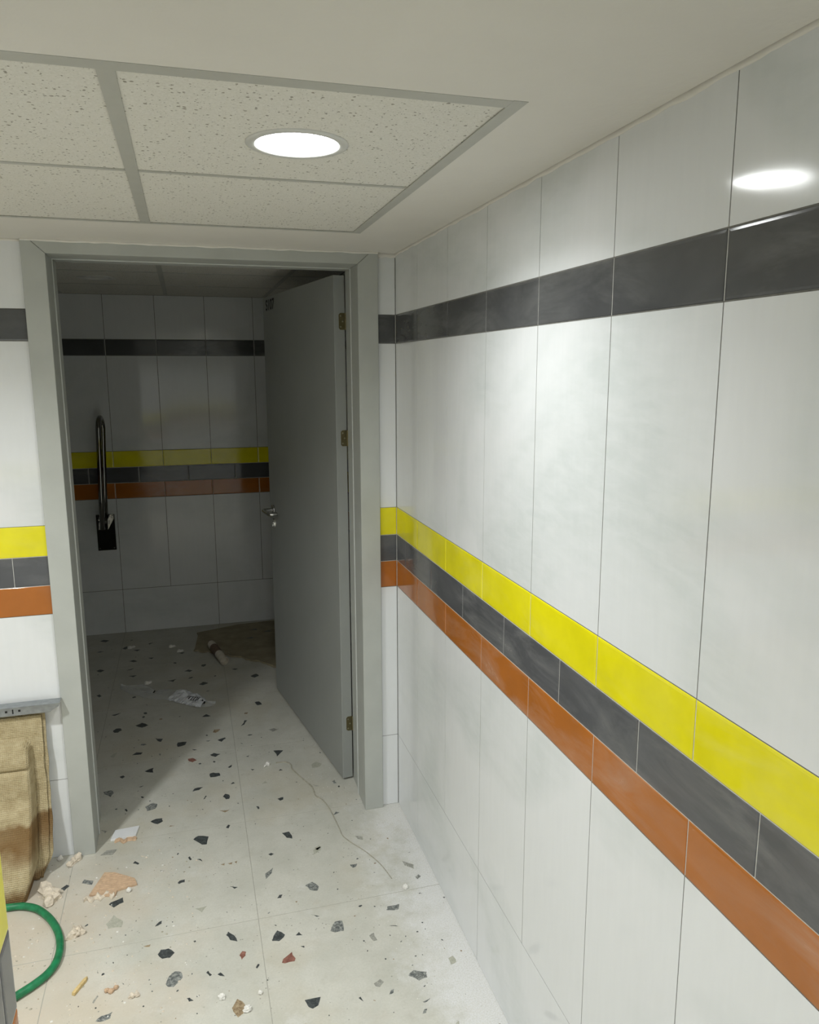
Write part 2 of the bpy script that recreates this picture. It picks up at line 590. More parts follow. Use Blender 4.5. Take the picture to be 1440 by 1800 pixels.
def tile_at(x, y):
    for (i, j), o in FT.items():
        if FX[i] <= x < FX[i + 1] and FY[j] <= y < FY[j + 1]:
            return o
    return None
CHIPS = """
d -1147 968 -1130 964 -1114 985 -1120 1007 -1142 1010 -1154 991
d -945 822 -929 808 -921 837 -956 853
d -854 735 -820 746 -814 775 -854 778
d -1013 707 -1006 724 -1034 733 -1051 711
d -657 729 -637 756 -639 769 -675 752
d -690 589 -668 610 -696 628 -713 616
r -805 581 -790 568 -772 580 -789 607 -808 606
d -953 523 -953 565 -990 544
d -1077 508 -1068 520 -1076 533 -1090 525
d -718 413 -677 416 -680 440 -705 450 -720 444
d -766 322 -749 340 -783 340 -792 317
d -664 219 -650 219 -648 249 -664 261 -674 242
m -966 218 -935 227 -928 260 -944 274 -974 251
d -923 113 -904 128 -907 150 -929 152 -950 138
d -763 -68 -746 -71 -738 -24 -776 -9 -793 -27
m -1135 394 -1112 367 -1103 394 -1114 421 -1144 415
d -664 9 -657 28 -664 34 -673 16
d -744 247 -736 266 -742 269 -751 245
d -621 334 -627 346 -637 332
d -636 472 -626 480 -623 497 -641 479
b -681 829 -657 863 -687 867 -694 839
d -1044 237 -1039 240 -1046 259 -1052 252
b -671 123 -654 136 -693 143
g -1111 106 -1104 118 -1128 133
b -860 83 -875 90 -881 83
f -1128 709 -1117 757 -1145 725
d -541 421 -532 428 -548 435
d -781 679 -768 681 -791 693
d -718 750 -707 759 -728 758
d -998 413 -988 422 -1007 415
d -549 548 -543 562 -559 553
d -425 514 -391 564 -435 574
f -289 370 -261 367 -243 394 -265 420 -289 397
m -223 218 -209 214 -214 242 -226 234
d -454 146 -441 152 -439 170 -461 164
d -460 -113 -441 -124 -447 -76 -474 -78
m -241 -4 -253 8 -269 -16
g -209 -194 -191 -203 -189 -185 -215 -173
g -418 765 -391 780 -408 801 -435 793
d -546 111 -540 111 -541 129 -550 132
d -415 386 -424 399 -433 386
f -363 -220 -345 -203 -354 -193 -371 -203
f -488 300 -496 318 -512 298
g -296 215 -286 214 -308 233
d -981 -126 -977 -119 -992 -102 -999 -113
d -805 -152 -799 -147 -806 -128 -812 -133
d -764 -171 -770 -154 -782 -152
d -842 -274 -823 -269 -823 -256 -840 -257 -847 -268
b -690 -215 -689 -203 -702 -206
b -666 -216 -662 -205 -679 -206
b -648 -217 -645 -202 -655 -205
d -664 -352 -653 -346 -679 -334
m -558 -331 -536 -304 -528 -275 -558 -302
d -894 -457 -892 -444 -901 -447 -913 -465
d -888 -612 -866 -614 -853 -597 -871 -574 -893 -573 -901 -590
m -870 -727 -855 -732 -830 -704 -834 -681 -851 -673 -869 -690 -876 -715
d -691 -590 -670 -602 -679 -572 -695 -552 -702 -565
r -663 -681 -651 -668 -648 -653 -659 -647 -668 -663
d -622 -728 -614 -714 -618 -711 -626 -724
d -755 -720 -749 -716 -759 -697 -765 -704
d -714 -732 -725 -714 -734 -719
d -813 -797 -801 -797 -811 -784 -819 -784
b -698 -866 -687 -889 -665 -874 -667 -848 -685 -825 -701 -853
m -1040 -801 -1016 -796 -1012 -775 -1040 -782 -1053 -796
g -1073 -42 -1058 -11 -1095 -8 -1114 -33
m -1125 -197 -1122 -175 -1152 -160 -1158 -178
d -1044 -337 -1015 -319 -1019 -293 -1055 -308 -1061 -317
f -1053 -435 -1013 -439 -1011 -410 -1041 -374 -1061 -412
f -771 -439 -755 -413 -792 -416
b -926 -551 -923 -542 -943 -544
g -1064 -731 -1054 -708 -1057 -704 -1068 -727
d -1210 -204 -1196 -182 -1206 -172 -1223 -189
d -527 -205 -516 -197 -525 -189 -536 -194
m -424 -426 -399 -439 -391 -419 -409 -389 -435 -401
d -519 -441 -513 -426 -524 -425 -532 -439
d -548 -636 -528 -614 -549 -589 -569 -629
d -477 -630 -485 -614 -497 -626
m -377 -647 -351 -647 -348 -601 -371 -601 -391 -637
m -164 -601 -155 -578 -195 -579 -202 -594
d -422 -562 -413 -562 -437 -548
d -479 -685 -478 -677 -489 -676
r -543 -731 -514 -730 -510 -720 -517 -691 -546 -713 -551 -726
d -501 -905 -490 -916 -474 -909 -463 -882 -507 -881
m -185 -902 -159 -897 -155 -877 -189 -861 -209 -876
g -308 -888 -297 -894 -282 -879 -290 -866 -311 -877
g -273 -716 -261 -715 -264 -682 -281 -690
m -266 -924 -261 -912 -270 -913 -279 -927
d -353 -930 -357 -912 -363 -915
m -261 -354 -251 -352 -242 -336 -267 -334
g -85 -393 -59 -419 -53 -397 -87 -365
m -63 -476 -48 -465 -52 -451 -66 -460
f -79 -871 -60 -865 -62 -839 -78 -845
m -199 -1015 -192 -1003 -199 -1002 -209 -1015
m -193 -981 -178 -975 -173 -970 -197 -977
f -380 -242 -349 -218 -350 -201 -379 -215
d -185 -676 -192 -670 -211 -665
d -1304 2318 -1286 2347 -1325 2370 -1344 2349
d -1176 2143 -1158 2178 -1172 2200 -1195 2164
d -1104 2092 -1085 2116 -1130 2119
d -1117 1909 -1093 1915 -1116 1943 -1142 1930
d -1287 1794 -1268 1814 -1295 1838 -1312 1823
d -1121 1782 -1107 1804 -1146 1782
d -1103 1663 -1084 1687 -1129 1688
d -794 1653 -779 1674 -802 1694 -825 1673
d -884 1529 -866 1568 -918 1553
d -1259 1424 -1248 1437 -1259 1464 -1274 1450
d -697 1022 -718 1053 -739 1026
d -1022 988 -994 1006 -1025 1041 -1054 1019
d -443 1464 -418 1482 -430 1519 -464 1491
d -461 1088 -437 1090 -449 1134 -471 1130
d -542 881 -525 923 -539 927 -560 870
d -726 1436 -696 1457 -725 1482 -748 1453
d -1159 1163 -1132 1192 -1176 1176
d -1013 1929 -1002 1952 -1033 1954
d -837 1968 -821 1988 -866 1996
d -540 1612 -524 1627 -559 1631
d -1035 2196 -1014 2224 -1044 2215
"""
SPECKS = """
-1182 932 7,-1223 998 7,-1138 837 7,-1096 812 7,-1031 856 7,-1007 803 27,-1046 783 7,-1152 612 6,-1087 674 6,-1024 625 6
-930 684 21,-965 675 6,-900 724 7,-845 639 6,-989 330 14,-1008 384 6,-958 291 6,-882 230 6,-1084 267 11,-1046 222 6
-999 239 6,-797 235 6,-812 253 6,-778 129 6,-755 169 6,-724 220 6,-698 546 13,-757 545 11,-668 368 6,-619 299 6
-618 175 6,-975 9 5,-877 9 5,-842 -52 5,-674 -42 5,-869 322 6,-722 815 11,-644 612 6,-524 761 22,-568 686 13
-527 650 7,-371 271 6,-382 139 6,-564 10 5,-414 -141 5,-309 -128 5,-205 -71 5,-204 48 6,-158 69 6,-206 188 12
-390 -58 5,-102 -221 9,-164 -208 5,-425 618 7,-455 565 6,-475 720 7,-289 635 7,-295 559 7,-233 497 10,-847 -101 10
-865 -116 6,-827 -214 6,-650 -450 5,-694 -461 5,-566 -502 9,-799 -452 5,-794 -566 8,-1025 -588 8,-1050 -627 10,-921 -686 7
-844 -749 7,-804 -697 5,-792 -845 4,-568 -625 5,-1021 -704 11,-991 -681 5,-971 -422 5,-878 -474 5,-1118 -399 12,-1065 -616 5
-1057 -749 5,-1103 -731 5,-933 -779 5,-789 -784 8,-901 -185 6,-474 -474 7,-551 -565 7,-305 -593 7,-168 -810 6,-187 -842 6
-176 -926 6,-323 -935 6,-108 -681 7,-235 -309 8,-278 -552 14,-256 -797 6,-6 -588 7,-174 -724 7,-134 -715 7,-193 -741 7
-72 -769 7,-32 -828 7,-300 -750 7,-219 -707 7,-301 -707 7,-329 -360 8,-333 -450 7,-234 -567 7,-76 -547 7,-48 -325 8
-182 -351 8,-1224 1543 9,-1193 1509 9,-1011 1250 9,-937 1060 17,-846 1063 9,-702 1347 22,-787 1565 27,-655 1552 15,-715 1733 36
-876 1821 20,-1013 1151 21,-1021 1109 20,-1149 2312 17,-1258 2172 11,-1324 2144 34,-1298 1758 10,-1106 1990 10,-526 1008 20,-1079 1374 20
"""
# stone chips let into the floor tiles
rnd = random.Random(11)
def ragged(pts, amt):
    out = []
    n = len(pts)
    for i in range(n):
        a, b = pts[i], pts[(i + 1) % n]
        L = math.hypot(b[0] - a[0], b[1] - a[1])
        out.append(a)
        if L > 0.012:
            j = rnd.uniform(-amt, amt) * L
            t = rnd.uniform(0.35, 0.65)
            out.append((a[0] + (b[0] - a[0]) * t - (b[1] - a[1]) / L * j, a[1] + (b[1] - a[1]) * t + (b[0] - a[0]) / L * j))
    return out

for line in CHIPS.strip().splitlines():
    f = line.split()
    v = [int(q) / 1000 for q in f[1:]]
    pts = list(zip(v[0::2], v[1::2]))
    cx, cy = sum(p[0] for p in pts) / len(pts), sum(p[1] for p in pts) / len(pts)
    t = tile_at(cx, cy)
    if t is None:
        continue
    loc = [(x - cx, y - cy) for x, y in ragged(pts, 0.10)]
    bm = bmesh.new()
    bm_prism(bm, loc, -0.002, 0.00035)
    c = new_obj('stone_chip', finish(bm, 'stone_chip'), t, M['chip_' + f[0]])
    c.location = (cx - t.location.x, cy - t.location.y, 0)

bm = bmesh.new()
mats = ['chip_d', 'chip_m', 'chip_g', 'chip_f', 'chip_b', 'chip_r']
def speck(x, y, w, mi, el=None):
    n = rnd.choice((4, 5, 5, 6))
    a0 = rnd.uniform(0, 6.3)
    el = el or rnd.uniform(0.35, 0.9)
    pts = []
    for k in range(n):
        a = 2 * math.pi * k / n
        r = w / 2 * rnd.uniform(0.65, 1.2)
        u, q = r * math.cos(a), r * math.sin(a) * el
        pts.append((x + u * math.cos(a0) - q * math.sin(a0), y + u * math.sin(a0) + q * math.cos(a0)))
    nf = len(bm.faces)
    bm_prism(bm, pts, -0.001, 0.0003)
    bm.faces.ensure_lookup_table()
    for f in bm.faces[nf:]:
        f.material_index = mi
for it in SPECKS.strip().replace('\n', ',').split(','):
    x, y, w = [int(q) / 1000 for q in it.split()]
    speck(x, y, w * 1.25, rnd.choice((0, 0, 0, 0, 1, 4)))
for x0, x1, y0, y1, n in ((-1.30, -0.02, -1.0, 0.1, 300), (-1.4, -0.15, 0.1, 2.45, 210)):      # crumbs of stone between the chips
    for _ in range(n):
        speck(rnd.uniform(x0, x1), rnd.uniform(y0, y1), rnd.uniform(0.002, 0.0055), rnd.choice((0, 1, 2, 2, 3, 4)))
for x0, x1, y0, y1, n in ((-2.82, -1.44, -1.88, -0.02, 190), (-0.94, -0.02, -4.5, -1.0, 220), (-1.96, -1.46, 0.24, 2.44, 90)):   # beyond the picture
    for _ in range(n):
        speck(rnd.uniform(x0, x1), rnd.uniform(y0, y1), rnd.choice((0.008, 0.012, 0.03, 0.045)), rnd.choice((0, 0, 0, 1, 2, 3, 4, 5)))
me = finish(bm, 'stone_specks')
for m in mats:
    me.materials.append(M[m])
o = new_obj('stone_specks', me, floor)
o['kind'] = 'stuff'

# grit swept into the left corner and along the walls: too fine to count
bm = bmesh.new()
def grain(x, y, r_, mi):
    n0 = len(bm.faces)
    top = bm.verts.new((x + rnd.uniform(-.4, .4) * r_, y + rnd.uniform(-.4, .4) * r_, r_ * rnd.uniform(0.5, 1.0)))
    k = rnd.choice((4, 5))
    a0 = rnd.uniform(0, 6)
    ring = [bm.verts.new((x + r_ * rnd.uniform(.6, 1.3) * math.cos(a0 + 6.283 * q / k), y + r_ * rnd.uniform(.5, 1.2) * math.sin(a0 + 6.283 * q / k), 0.0002)) for q in range(k)]
    for q in range(k):
        bm.faces.new((ring[q], ring[(q + 1) % k], top))
    bm.faces.ensure_lookup_table()
    for f in bm.faces[n0:]:
        f.material_index = mi
for _ in range(420):
    t_ = rnd.random() ** 1.8
    grain(-1.30 + 0.55 * t_ + rnd.uniform(-.05, .05), rnd.uniform(-0.95, -0.03), rnd.choice((0.0012, 0.0016, 0.002, 0.003, 0.0042)), rnd.choice((0, 0, 1, 2)))
for _ in range(320):
    grain(-0.005 - 0.22 * rnd.random() ** 1.7, rnd.uniform(-1.0, -0.01), rnd.choice((0.001, 0.0014, 0.002)), 1)
for _ in range(90):
    grain(rnd.gauss(-0.27, 0.06), rnd.gauss(0.18, 0.10), rnd.choice((0.001, 0.0014, 0.002)), rnd.choice((1, 1, 2)))
me = finish(bm, 'floor_grit')
for m in ('plaster', 'plaster_white', 'cord'):
    me.materials.append(M[m])
o = new_obj('floor_grit', me, floor)
o['kind'] = 'stuff'

# ceiling: gypsum border, grid of bars, mineral fibre panels
OX1, OY0, OY1 = -0.212, -1.562, -0.376
OX0 = OX1 - 4 * 0.604
ceiling = structure(boxes('ceiling', [(OX1, 0.1, YB - 0.1, 0.003, CEIL, 2.2), (XL - 0.1, OX0, CY - 0.05, 0.003, CEIL, 2.2),
                                      (OX0, OX1, OY1, 0.003, CEIL, 2.2), (OX0, OX1, YB - 0.1, OY0, CEIL, 2.2),
                                      (OX0, OX1, OY0, OY1, 2.16, 2.2)], M['gypsum']))

def panel(parent, x0, x1, y0, y1, z, hole=None, t=0.014):
    cx, cy = (x0 + x1) / 2, (y0 + y1) / 2
    bm = bmesh.new()
    if hole is None:
        bm_box(bm, x0 - cx, x1 - cx, y0 - cy, y1 - cy, 0, t)
    else:
        hx, hy, r = hole[0] - cx, hole[1] - cy, hole[2]
        n = 48
        rings = {}
        for zz in (0, t):
            out, inn = [], []
            for k in range(n):
                a = 2 * math.pi * k / n + math.pi / 4
                c, s = math.cos(a), math.sin(a)
                m = max(abs(c), abs(s))
                out.append(bm.verts.new((c / m * (x1 - x0) / 2, s / m * (y1 - y0) / 2, zz)))
                inn.append(bm.verts.new((hx + r * c, hy + r * s, zz)))
            rings[zz] = (out, inn)
        for k in range(n):
            k2 = (k + 1) % n
            for zz in (0, t):
                o_, i_ = rings[zz]
                bm.faces.new((o_[k], o_[k2], i_[k2], i_[k]))
            for w in (0, 1):
                bm.faces.new((rings[0][w][k], rings[0][w][k2], rings[t][w][k2], rings[t][w][k]))
    o = new_obj('ceiling_panel', finish(bm, 'ceiling_panel'), parent, M['panel'])
    o.location = (cx, cy, z)
    return o

def bar(parent, x0, x1, y0, y1, z, name='grid_bar'):
    cx, cy = (x0 + x1) / 2, (y0 + y1) / 2
    lx, ly = (x1 - x0) / 2, (y1 - y0) / 2
    bm = bmesh.new()
    bm_box(bm, -lx, lx, -ly, ly, 0, 0.0015)
    if lx > ly:
        bm_box(bm, -lx, lx, -0.001, 0.001, 0.0015, 0.03)
    else:
        bm_box(bm, -0.001, 0.001, -ly, ly, 0.0015, 0.03)
    o = new_obj(name, finish(bm, name), parent, M['tbar'])
    o.location = (cx, cy, z)
    return o

LIGHT_A = (-0.516, -1.243)
LIGHT_B = (-1.722, -1.243)
YM = -0.968
ZF, ZP = 2.1044, 2.1068
for c in range(4):
    x1 = OX1 - c * 0.604
    x0 = x1 - 0.604
    for y0, y1 in ((OY0, YM), (YM, OY1)):
        hole = None
        for L in (LIGHT_A, LIGHT_B):
            if x0 < L[0] < x1 and y0 < L[1] < y1:
                hole = (L[0], L[1], 0.080)
        panel(ceiling, x0 + 0.002, x1 - 0.002, y0 + 0.002, y1 - 0.002, ZP, hole)
for c in range(1, 4):
    x = OX1 - c * 0.604
    bar(ceiling, x - 0.0125, x + 0.0125, OY0 + 0.02, OY1 - 0.015, ZF)
for c in range(4):
    x1 = OX1 - c * 0.604
    bar(ceiling, x1 - 0.604 + 0.0125, x1 - (0.0125 if c else 0.014), YM - 0.007, YM + 0.007, ZF + 0.0006)
# angle trims round the opening
for x0, x1, y0, y1 in ((OX1 - 0.020, OX1 + 0.004, OY0 - 0.004, OY1 + 0.004), (OX0 - 0.004, OX0 + 0.02, OY0 - 0.004, OY1 + 0.004),
                       (OX0, OX1 + 0.004, OY0 - 0.002, OY0 + 0.030), (OX0, OX1 + 0.004, OY1 - 0.010, OY1 + 0.004)):
    bar(ceiling, x0, x1, y0, y1, ZF - 0.0004 if x1 - x0 < 0.1 else ZF - 0.0002, 'edge_angle')

# ragged plaster left along the tops of the tiles and of the door frame
def plaster_run(parent, p0, p1, inward, amin, amax, seed, zc=CEIL):
    p0, p1, inward = Vector(p0), Vector(p1), Vector(inward)
    L = (p1 - p0).length
    n = max(8, int(L / 0.018))
    bm = bmesh.new()
    prev = None
    for i in range(n + 1):
        p = p0.lerp(p1, i / n)
        a = amin + (amax - amin) * (0.5 + 0.5 * noise.noise(Vector((i * 0.33, seed, 0)))) + 0.25 * amin * noise.noise(Vector((i * 1.3, seed, 4)))
        d = 0.0009 + 0.0010 * (0.5 + 0.5 * noise.noise(Vector((i * 0.4, seed, 9))))
        ring = [bm.verts.new(p + inward * w + Vector((0, 0, h))) for w, h in ((-0.001, 0.001), (0.0022, 0.001), (d, -a * 0.6), (0.0012, -a), (-0.001, -a))]
        if prev:
            for k in range(len(ring)):
                k2 = (k + 1) % len(ring)
                bm.faces.new((prev[k], prev[k2], ring[k2], ring[k]))
        prev = ring
    return new_obj('plaster_edge', finish(bm, 'plaster_edge', smooth=True), parent, M['gypsum'])
plaster_run(ceiling, (0, YB, CEIL), (0, -0.001, CEIL), (-1, 0, 0), 0.004, 0.013, 1.3)
plaster_run(ceiling, (-0.066, 0, CEIL), (0, 0, CEIL), (0, -1, 0), 0.008, 0.022, 5.1)
plaster_run(ceiling, (-1.20, -0.0155, CEIL), (-0.066, -0.0155, CEIL), (0, -1, 0), 0.003, 0.009, 8.8)
plaster_run(ceiling, (XL, 0, CEIL), (-1.20, 0, CEIL), (0, -1, 0), 0.004, 0.010, 2.7)

# bathroom ceiling
ceil_b = structure(boxes('ceiling_bathroom', [(BX0 - 0.1, BX1 + 0.1, 0.2, YR + 0.1, BCEIL + 0.02, 2.3)], M['gypsum']))
BXJ = [BX0, -1.424, -0.820, -0.216, BX1]
BYJ = [0.216, 0.68, 1.28, 1.88, YR]
LIGHT_BATH = (-1.135, 1.575)
for i in range(4):
    for j in range(4):
        x0, x1, y0, y1 = BXJ[i], BXJ[i + 1], BYJ[j], BYJ[j + 1]
        hole = (*LIGHT_BATH, 0.080) if x0 < LIGHT_BATH[0] < x1 and y0 < LIGHT_BATH[1] < y1 else None
        panel(ceil_b, x0 + 0.002, x1 - 0.002, y0 + 0.002, y1 - 0.002, BCEIL, hole)
for x in BXJ[1:-1]:
    bar(ceil_b, x - 0.012, x + 0.012, 0.216, YR - 0.001, BCEIL - 0.002)
for y in BYJ[1:-1]:
    for x0, x1 in zip(BXJ, BXJ[1:]):
        bar(ceil_b, x0 + 0.012, x1 - 0.012, y - 0.012, y + 0.012, BCEIL - 0.0015)

# ------------------------------------------------------------------ door
door = structure(empty('door_1', (-0.63, 0.0, 0.0)))
DL = door.location
def dbox(name, b, mat, bevel=0.0015, parent=door):
    bm = bmesh.new()
    for q in b:
        bm_box(bm, q[0] - DL.x, q[1] - DL.x, q[2] - DL.y, q[3] - DL.y, q[4] - DL.z, q[5] - DL.z)
    return new_obj(name, finish(bm, name, bevel), parent, mat)

FIL, FIR, FOL, FOR_, FIT = -1.131, -0.139, -1.201, -0.067, 2.064
def prism_xz(name, poly, y0, y1, mat, parent, bevel=0.0012):
    bm = bmesh.new()
    a = [bm.verts.new((x - DL.x, y0, z)) for x, z in poly]
    b = [bm.verts.new((x - DL.x, y1, z)) for x, z in poly]
    bm.faces.new(a)
    bm.faces.new(b[::-1])
    n = len(poly)
    for i in range(n):
        bm.faces.new((a[i], b[i], b[(i + 1) % n], a[(i + 1) % n]))
    return new_obj(name, finish(bm, name, bevel, 1), parent, mat)
ZT = 2.128
mit = 0.0006
# architraves with mitred corners
prism_xz('architrave', [(FOL, 0), (FIL, 0), (FIL, FIT - mit), (FOL, ZT - mit)], -0.016, 0.004, M['frame'], door)
prism_xz('architrave', [(FIR, 0), (FOR_, 0), (FOR_, ZT - mit), (FIR, FIT - mit)], -0.016, 0.004, M['frame'], door)
prism_xz('architrave', [(FIL + mit, FIT), (FIR - mit, FIT), (FOR_ - mit, ZT), (FOL + mit, ZT)], -0.016, 0.004, M['frame'], door)
# reveals: front lining, gasket, rebated rear lining
dbox('jamb_lining', [(FIL - 0.02, FIL, 0.0035, 0.108, 0, FIT), (FIL - 0.02, FIL - 0.005, 0.108, 0.232, 0, FIT + 0.005)], M['frame'])
dbox('jamb_lining', [(FIR, FIR + 0.02, 0.0035, 0.108, 0, FIT), (FIR + 0.005, FIR + 0.02, 0.108, 0.232, 0, FIT + 0.005)], M['frame'])
dbox('head_lining', [(FIL - 0.02, FIR + 0.02, 0.0035, 0.108, FIT, FIT + 0.02), (FIL - 0.02, FIR + 0.02, 0.108, 0.232, FIT + 0.005, FIT + 0.02)], M['frame'])
dbox('gasket', [(FIL - 0.004, FIL + 0.003, 0.1085, 0.1115, 0, FIT)], M['gasket'], 0.0008)
dbox('gasket', [(FIR - 0.003, FIR + 0.004, 0.1085, 0.1115, 0, FIT)], M['gasket'], 0.0008)
dbox('gasket', [(FIL, FIR, 0.1085, 0.1115, FIT - 0.003, FIT + 0.004)], M['gasket'], 0.0008)
dbox('rubber_seal', [(FIL - 0.0048, FIL - 0.0006, 0.112, 0.128, 0, FIT)], M['gap'], 0.0005)
dbox('rubber_seal', [(FIR + 0.0006, FIR + 0.0048, 0.112, 0.128, 0, FIT)], M['gap'], 0.0005)
dbox('rubber_seal', [(FIL, FIR, 0.112, 0.128, FIT + 0.0006, FIT + 0.0048)], M['gap'], 0.0005)

# the open leaf: local X from hinge to lock side, Y towards the visible face
d = Vector((-0.162, 1.034, 0)).normalized()
nl = Vector((0, 0, 1)).cross(d)
LW, LT, LZ0, LZ1 = 1.045, 0.044, 0.009, 2.054
bm = bmesh.new()
bm_box(bm, 0, LW, -LT, 0, LZ0, LZ1)
leaf = new_obj('door_leaf', finish(bm, 'door_leaf', 0.0018), door, M['leaf'])
leaf.matrix_local = Matrix.Translation(Vector((-0.180, 0.228, 0)) - DL) @ Matrix((d, nl, (0, 0, 1))).transposed().to_4x4()
for z in (1.885, 1.442, 0.252):
    bm = bmesh.new()
    h = 0.031
    poly = [(-0.019, -h + 0.006), (-0.019, h - 0.006), (-0.025, h), (-0.043, h), (-0.043, -h), (-0.025, -h)]
    a = [bm.verts.new((-0.0016, y, z + q)) for y, q in poly]
    b = [bm.verts.new((0.0004, y, z + q)) for y, q in poly]
    bm.faces.new(a); bm.faces.new(b[::-1])
    for i in range(6):
        bm.faces.new((a[i], a[(i + 1) % 6], b[(i + 1) % 6], b[i]))
    bm_tube(bm, [(-0.004, -0.046, z - h), (-0.004, -0.046, z + h)], 0.0045, 10)
    nf = len(bm.faces)
    for yy, zz in ((-0.026, 0.020), (-0.026, -0.020), (-0.034, 0.0)):
        bm_tube(bm, [(-0.0012, yy, z + zz), (-0.0024, yy, z + zz)], 0.0035, 8)
    bm.faces.ensure_lookup_table()
    for f in bm.faces[nf:]:
        f.material_index = 1
    hg = new_obj('hinge', finish(bm, 'hinge'), leaf, M['brass'])
    hg.data.materials.append(M['screw'])
    hg['label'] = 'dull brass hinge plate'
# lever handle, escutcheon
bm = bmesh.new()
bm_tube(bm, [(0.975, 0.0, 1.003), (0.975, 0.009, 1.003)], [0.026, 0.024], 24)
bm_tube(bm, spline([(0.975, 0.008, 1.003), (0.975, 0.040, 1.003), (0.968, 0.054, 1.003), (0.945, 0.058, 1.003), (0.880, 0.058, 1.003), (0.855, 0.055, 1.003), (0.846, 0.042, 1.003), (0.846, 0.018, 1.003)], 5), 0.0095, 12)
lv = new_obj('lever_handle', finish(bm, 'lever_handle', smooth=True), leaf, M['steel'])
lv['label'] = 'brushed steel lever handle'
bm = bmesh.new()
bm_tube(bm, [(0.975, 0.0, 0.932), (0.975, 0.008, 0.932)], [0.026, 0.024], 24)
bm_tube(bm, [(0.975, 0.007, 0.936), (0.975, 0.011, 0.936)], 0.008, 14)
bm_box(bm, 0.972, 0.978, 0.007, 0.011, 0.918, 0.936)
es = new_obj('keyhole_escutcheon', finish(bm, 'keyhole_escutcheon'), leaf, M['steel'])
# room number
fc = bpy.data.curves.new('room_number', 'FONT')
fc.body = 'S107'
fc.extrude = 0.0002
fc.offset = 0.022
to = bpy.data.objects.new('tmp_text', fc)
COL.objects.link(to)
dg = bpy.context.evaluated_depsgraph_get()
me = bpy.data.meshes.new_from_object(to.evaluated_get(dg))
bpy.data.objects.remove(to)
xs = [v.co.x for v in me.vertices]; ys = [v.co.y for v in me.vertices]
x0, x1, y0, y1 = min(xs), max(xs), min(ys), max(ys)
for v in me.vertices:
    tx = (v.co.x - x0) / (x1 - x0) * 0.155
    tz = (v.co.y - y0) / (y1 - y0) * 0.052
    v.co = (0.990 - tx, 0.0008 + v.co.z, 1.988 + tz)
nm = new_obj('room_number', me, leaf)
me.materials.clear()
me.materials.append(M['ink'])
nm['label'] = 'black room number S107'

# ------------------------------------------------------------------ downlights
def downlight(loc, z, watts, label, recess=0.004):
    t = tag(empty('recessed_downlight', (loc[0], loc[1], z)), label, 'ceiling light', 'round ceiling downlights')
    bm = bmesh.new()
    bm_lathe(bm, [(0.0925, 0.0002), (0.0925, -0.0022), (0.089, -0.0036), (0.0775, -0.0036), (0.0745, -0.0020), (0.0735, recess + 0.004), (0.078, recess + 0.006), (0.078, 0.0002), (0.0925, 0.0002)], (0, 0))
    new_obj('trim_ring', finish(bm, 'trim_ring', smooth=True), t, M['ring'])
    bm = bmesh.new()
    bm_lathe(bm, [(0.0, recess), (0.0735, recess)], (0, 0))
    me = finish(bm, 'lens')
    if me.polygons[0].normal.z > 0:
        me.flip_normals()
    new_obj('lens', me, t, M['lens_on'] if watts else M['lens_off'])
    if watts:
        ld = bpy.data.lights.new('downlight_beam', 'AREA')
        ld.shape = 'DISK'
        ld.size = 0.144
        ld.energy = watts
        ld.spread = math.radians(LAMP_SPREAD)
        ld.color = LAMP_COLOR
        lo_ = bpy.data.objects.new('downlight_beam', ld)
        COL.objects.link(lo_)
        lo_.parent = t
        lo_.location = (0, 0, recess - 0.001)
    return t
downlight(LIGHT_A, ZP, LAMP_WATTS['room'], 'bright round downlight shining in the speckled ceiling panel')
downlight(LIGHT_B, ZP, LAMP_WATTS['side'], 'lit round downlight further left along the speckled ceiling')
downlight((-0.48, -3.55), CEIL - 0.012, LAMP_WATTS['passage'], 'lit round downlight in the plain passage ceiling behind the viewer')
downlight(LIGHT_BATH, BCEIL, 0, 'unlit round downlight in the dark bathroom ceiling')

# ------------------------------------------------------------------ fold-up grab bar
gb = tag(empty('grab_bar', (-1.269, YR, 0.565)), 'steel fold-up grab bar raised against the dark bathroom wall', 'grab bar')
go = Vector(gb.location)
def gobj(name, bm, mat, bevel=0.0, smooth=False):
    bmesh.ops.translate(bm, verts=bm.verts, vec=-go)
    return new_obj(name, finish(bm, name, bevel, smooth=smooth), gb, mat)
bm = bmesh.new()
bm_box(bm, -1.325, -1.213, YR - 0.008, YR + 0.0005, 0.565, 0.80)
plate = gobj('wall_plate', bm, M['chrome'], 0.0025)
for x, z in ((-1.312, 0.580), (-1.226, 0.580), (-1.312, 0.786), (-1.226, 0.786)):
    bm = bmesh.new()
    bm_tube(bm, [(x, YR - 0.0075, z), (x, YR - 0.0115, z)], [0.006, 0.004], 10)
    gobj('screw', bm, M['steel'])
bm = bmesh.new()
for x in (-1.292, -1.240):
    bm_box(bm, x - 0.003, x + 0.003, 2.285, YR - 0.006, 0.735, 0.800)
gobj('hinge_bracket', bm, M['chrome'], 0.002)
bm = bmesh.new()
bm_tube(bm, [(-1.298, 2.375, 0.768), (-1.234, 2.375, 0.768)], 0.009, 14)
gobj('pivot_pin', bm, M['steel'])
path = [(-1.268, 2.268, 0.742), (-1.262, 2.268, 0.95), (-1.254, 2.268, 1.2), (-1.249, 2.268, 1.355)]
for k in range(1, 10):
    a = math.pi * k / 10
    path.append((-1.249 + 0.012 * k / 10, 2.334 - 0.066 * math.cos(a), 1.358 + 0.066 * math.sin(a)))
path += [(-1.237, 2.400, 1.355), (-1.244, 2.400, 1.2), (-1.254, 2.400, 0.95), (-1.260, 2.400, 0.775)]
bm = bmesh.new()
bm_tube(bm, path, 0.0160, 16)
gobj('rail', bm, M['chrome'], smooth=True)

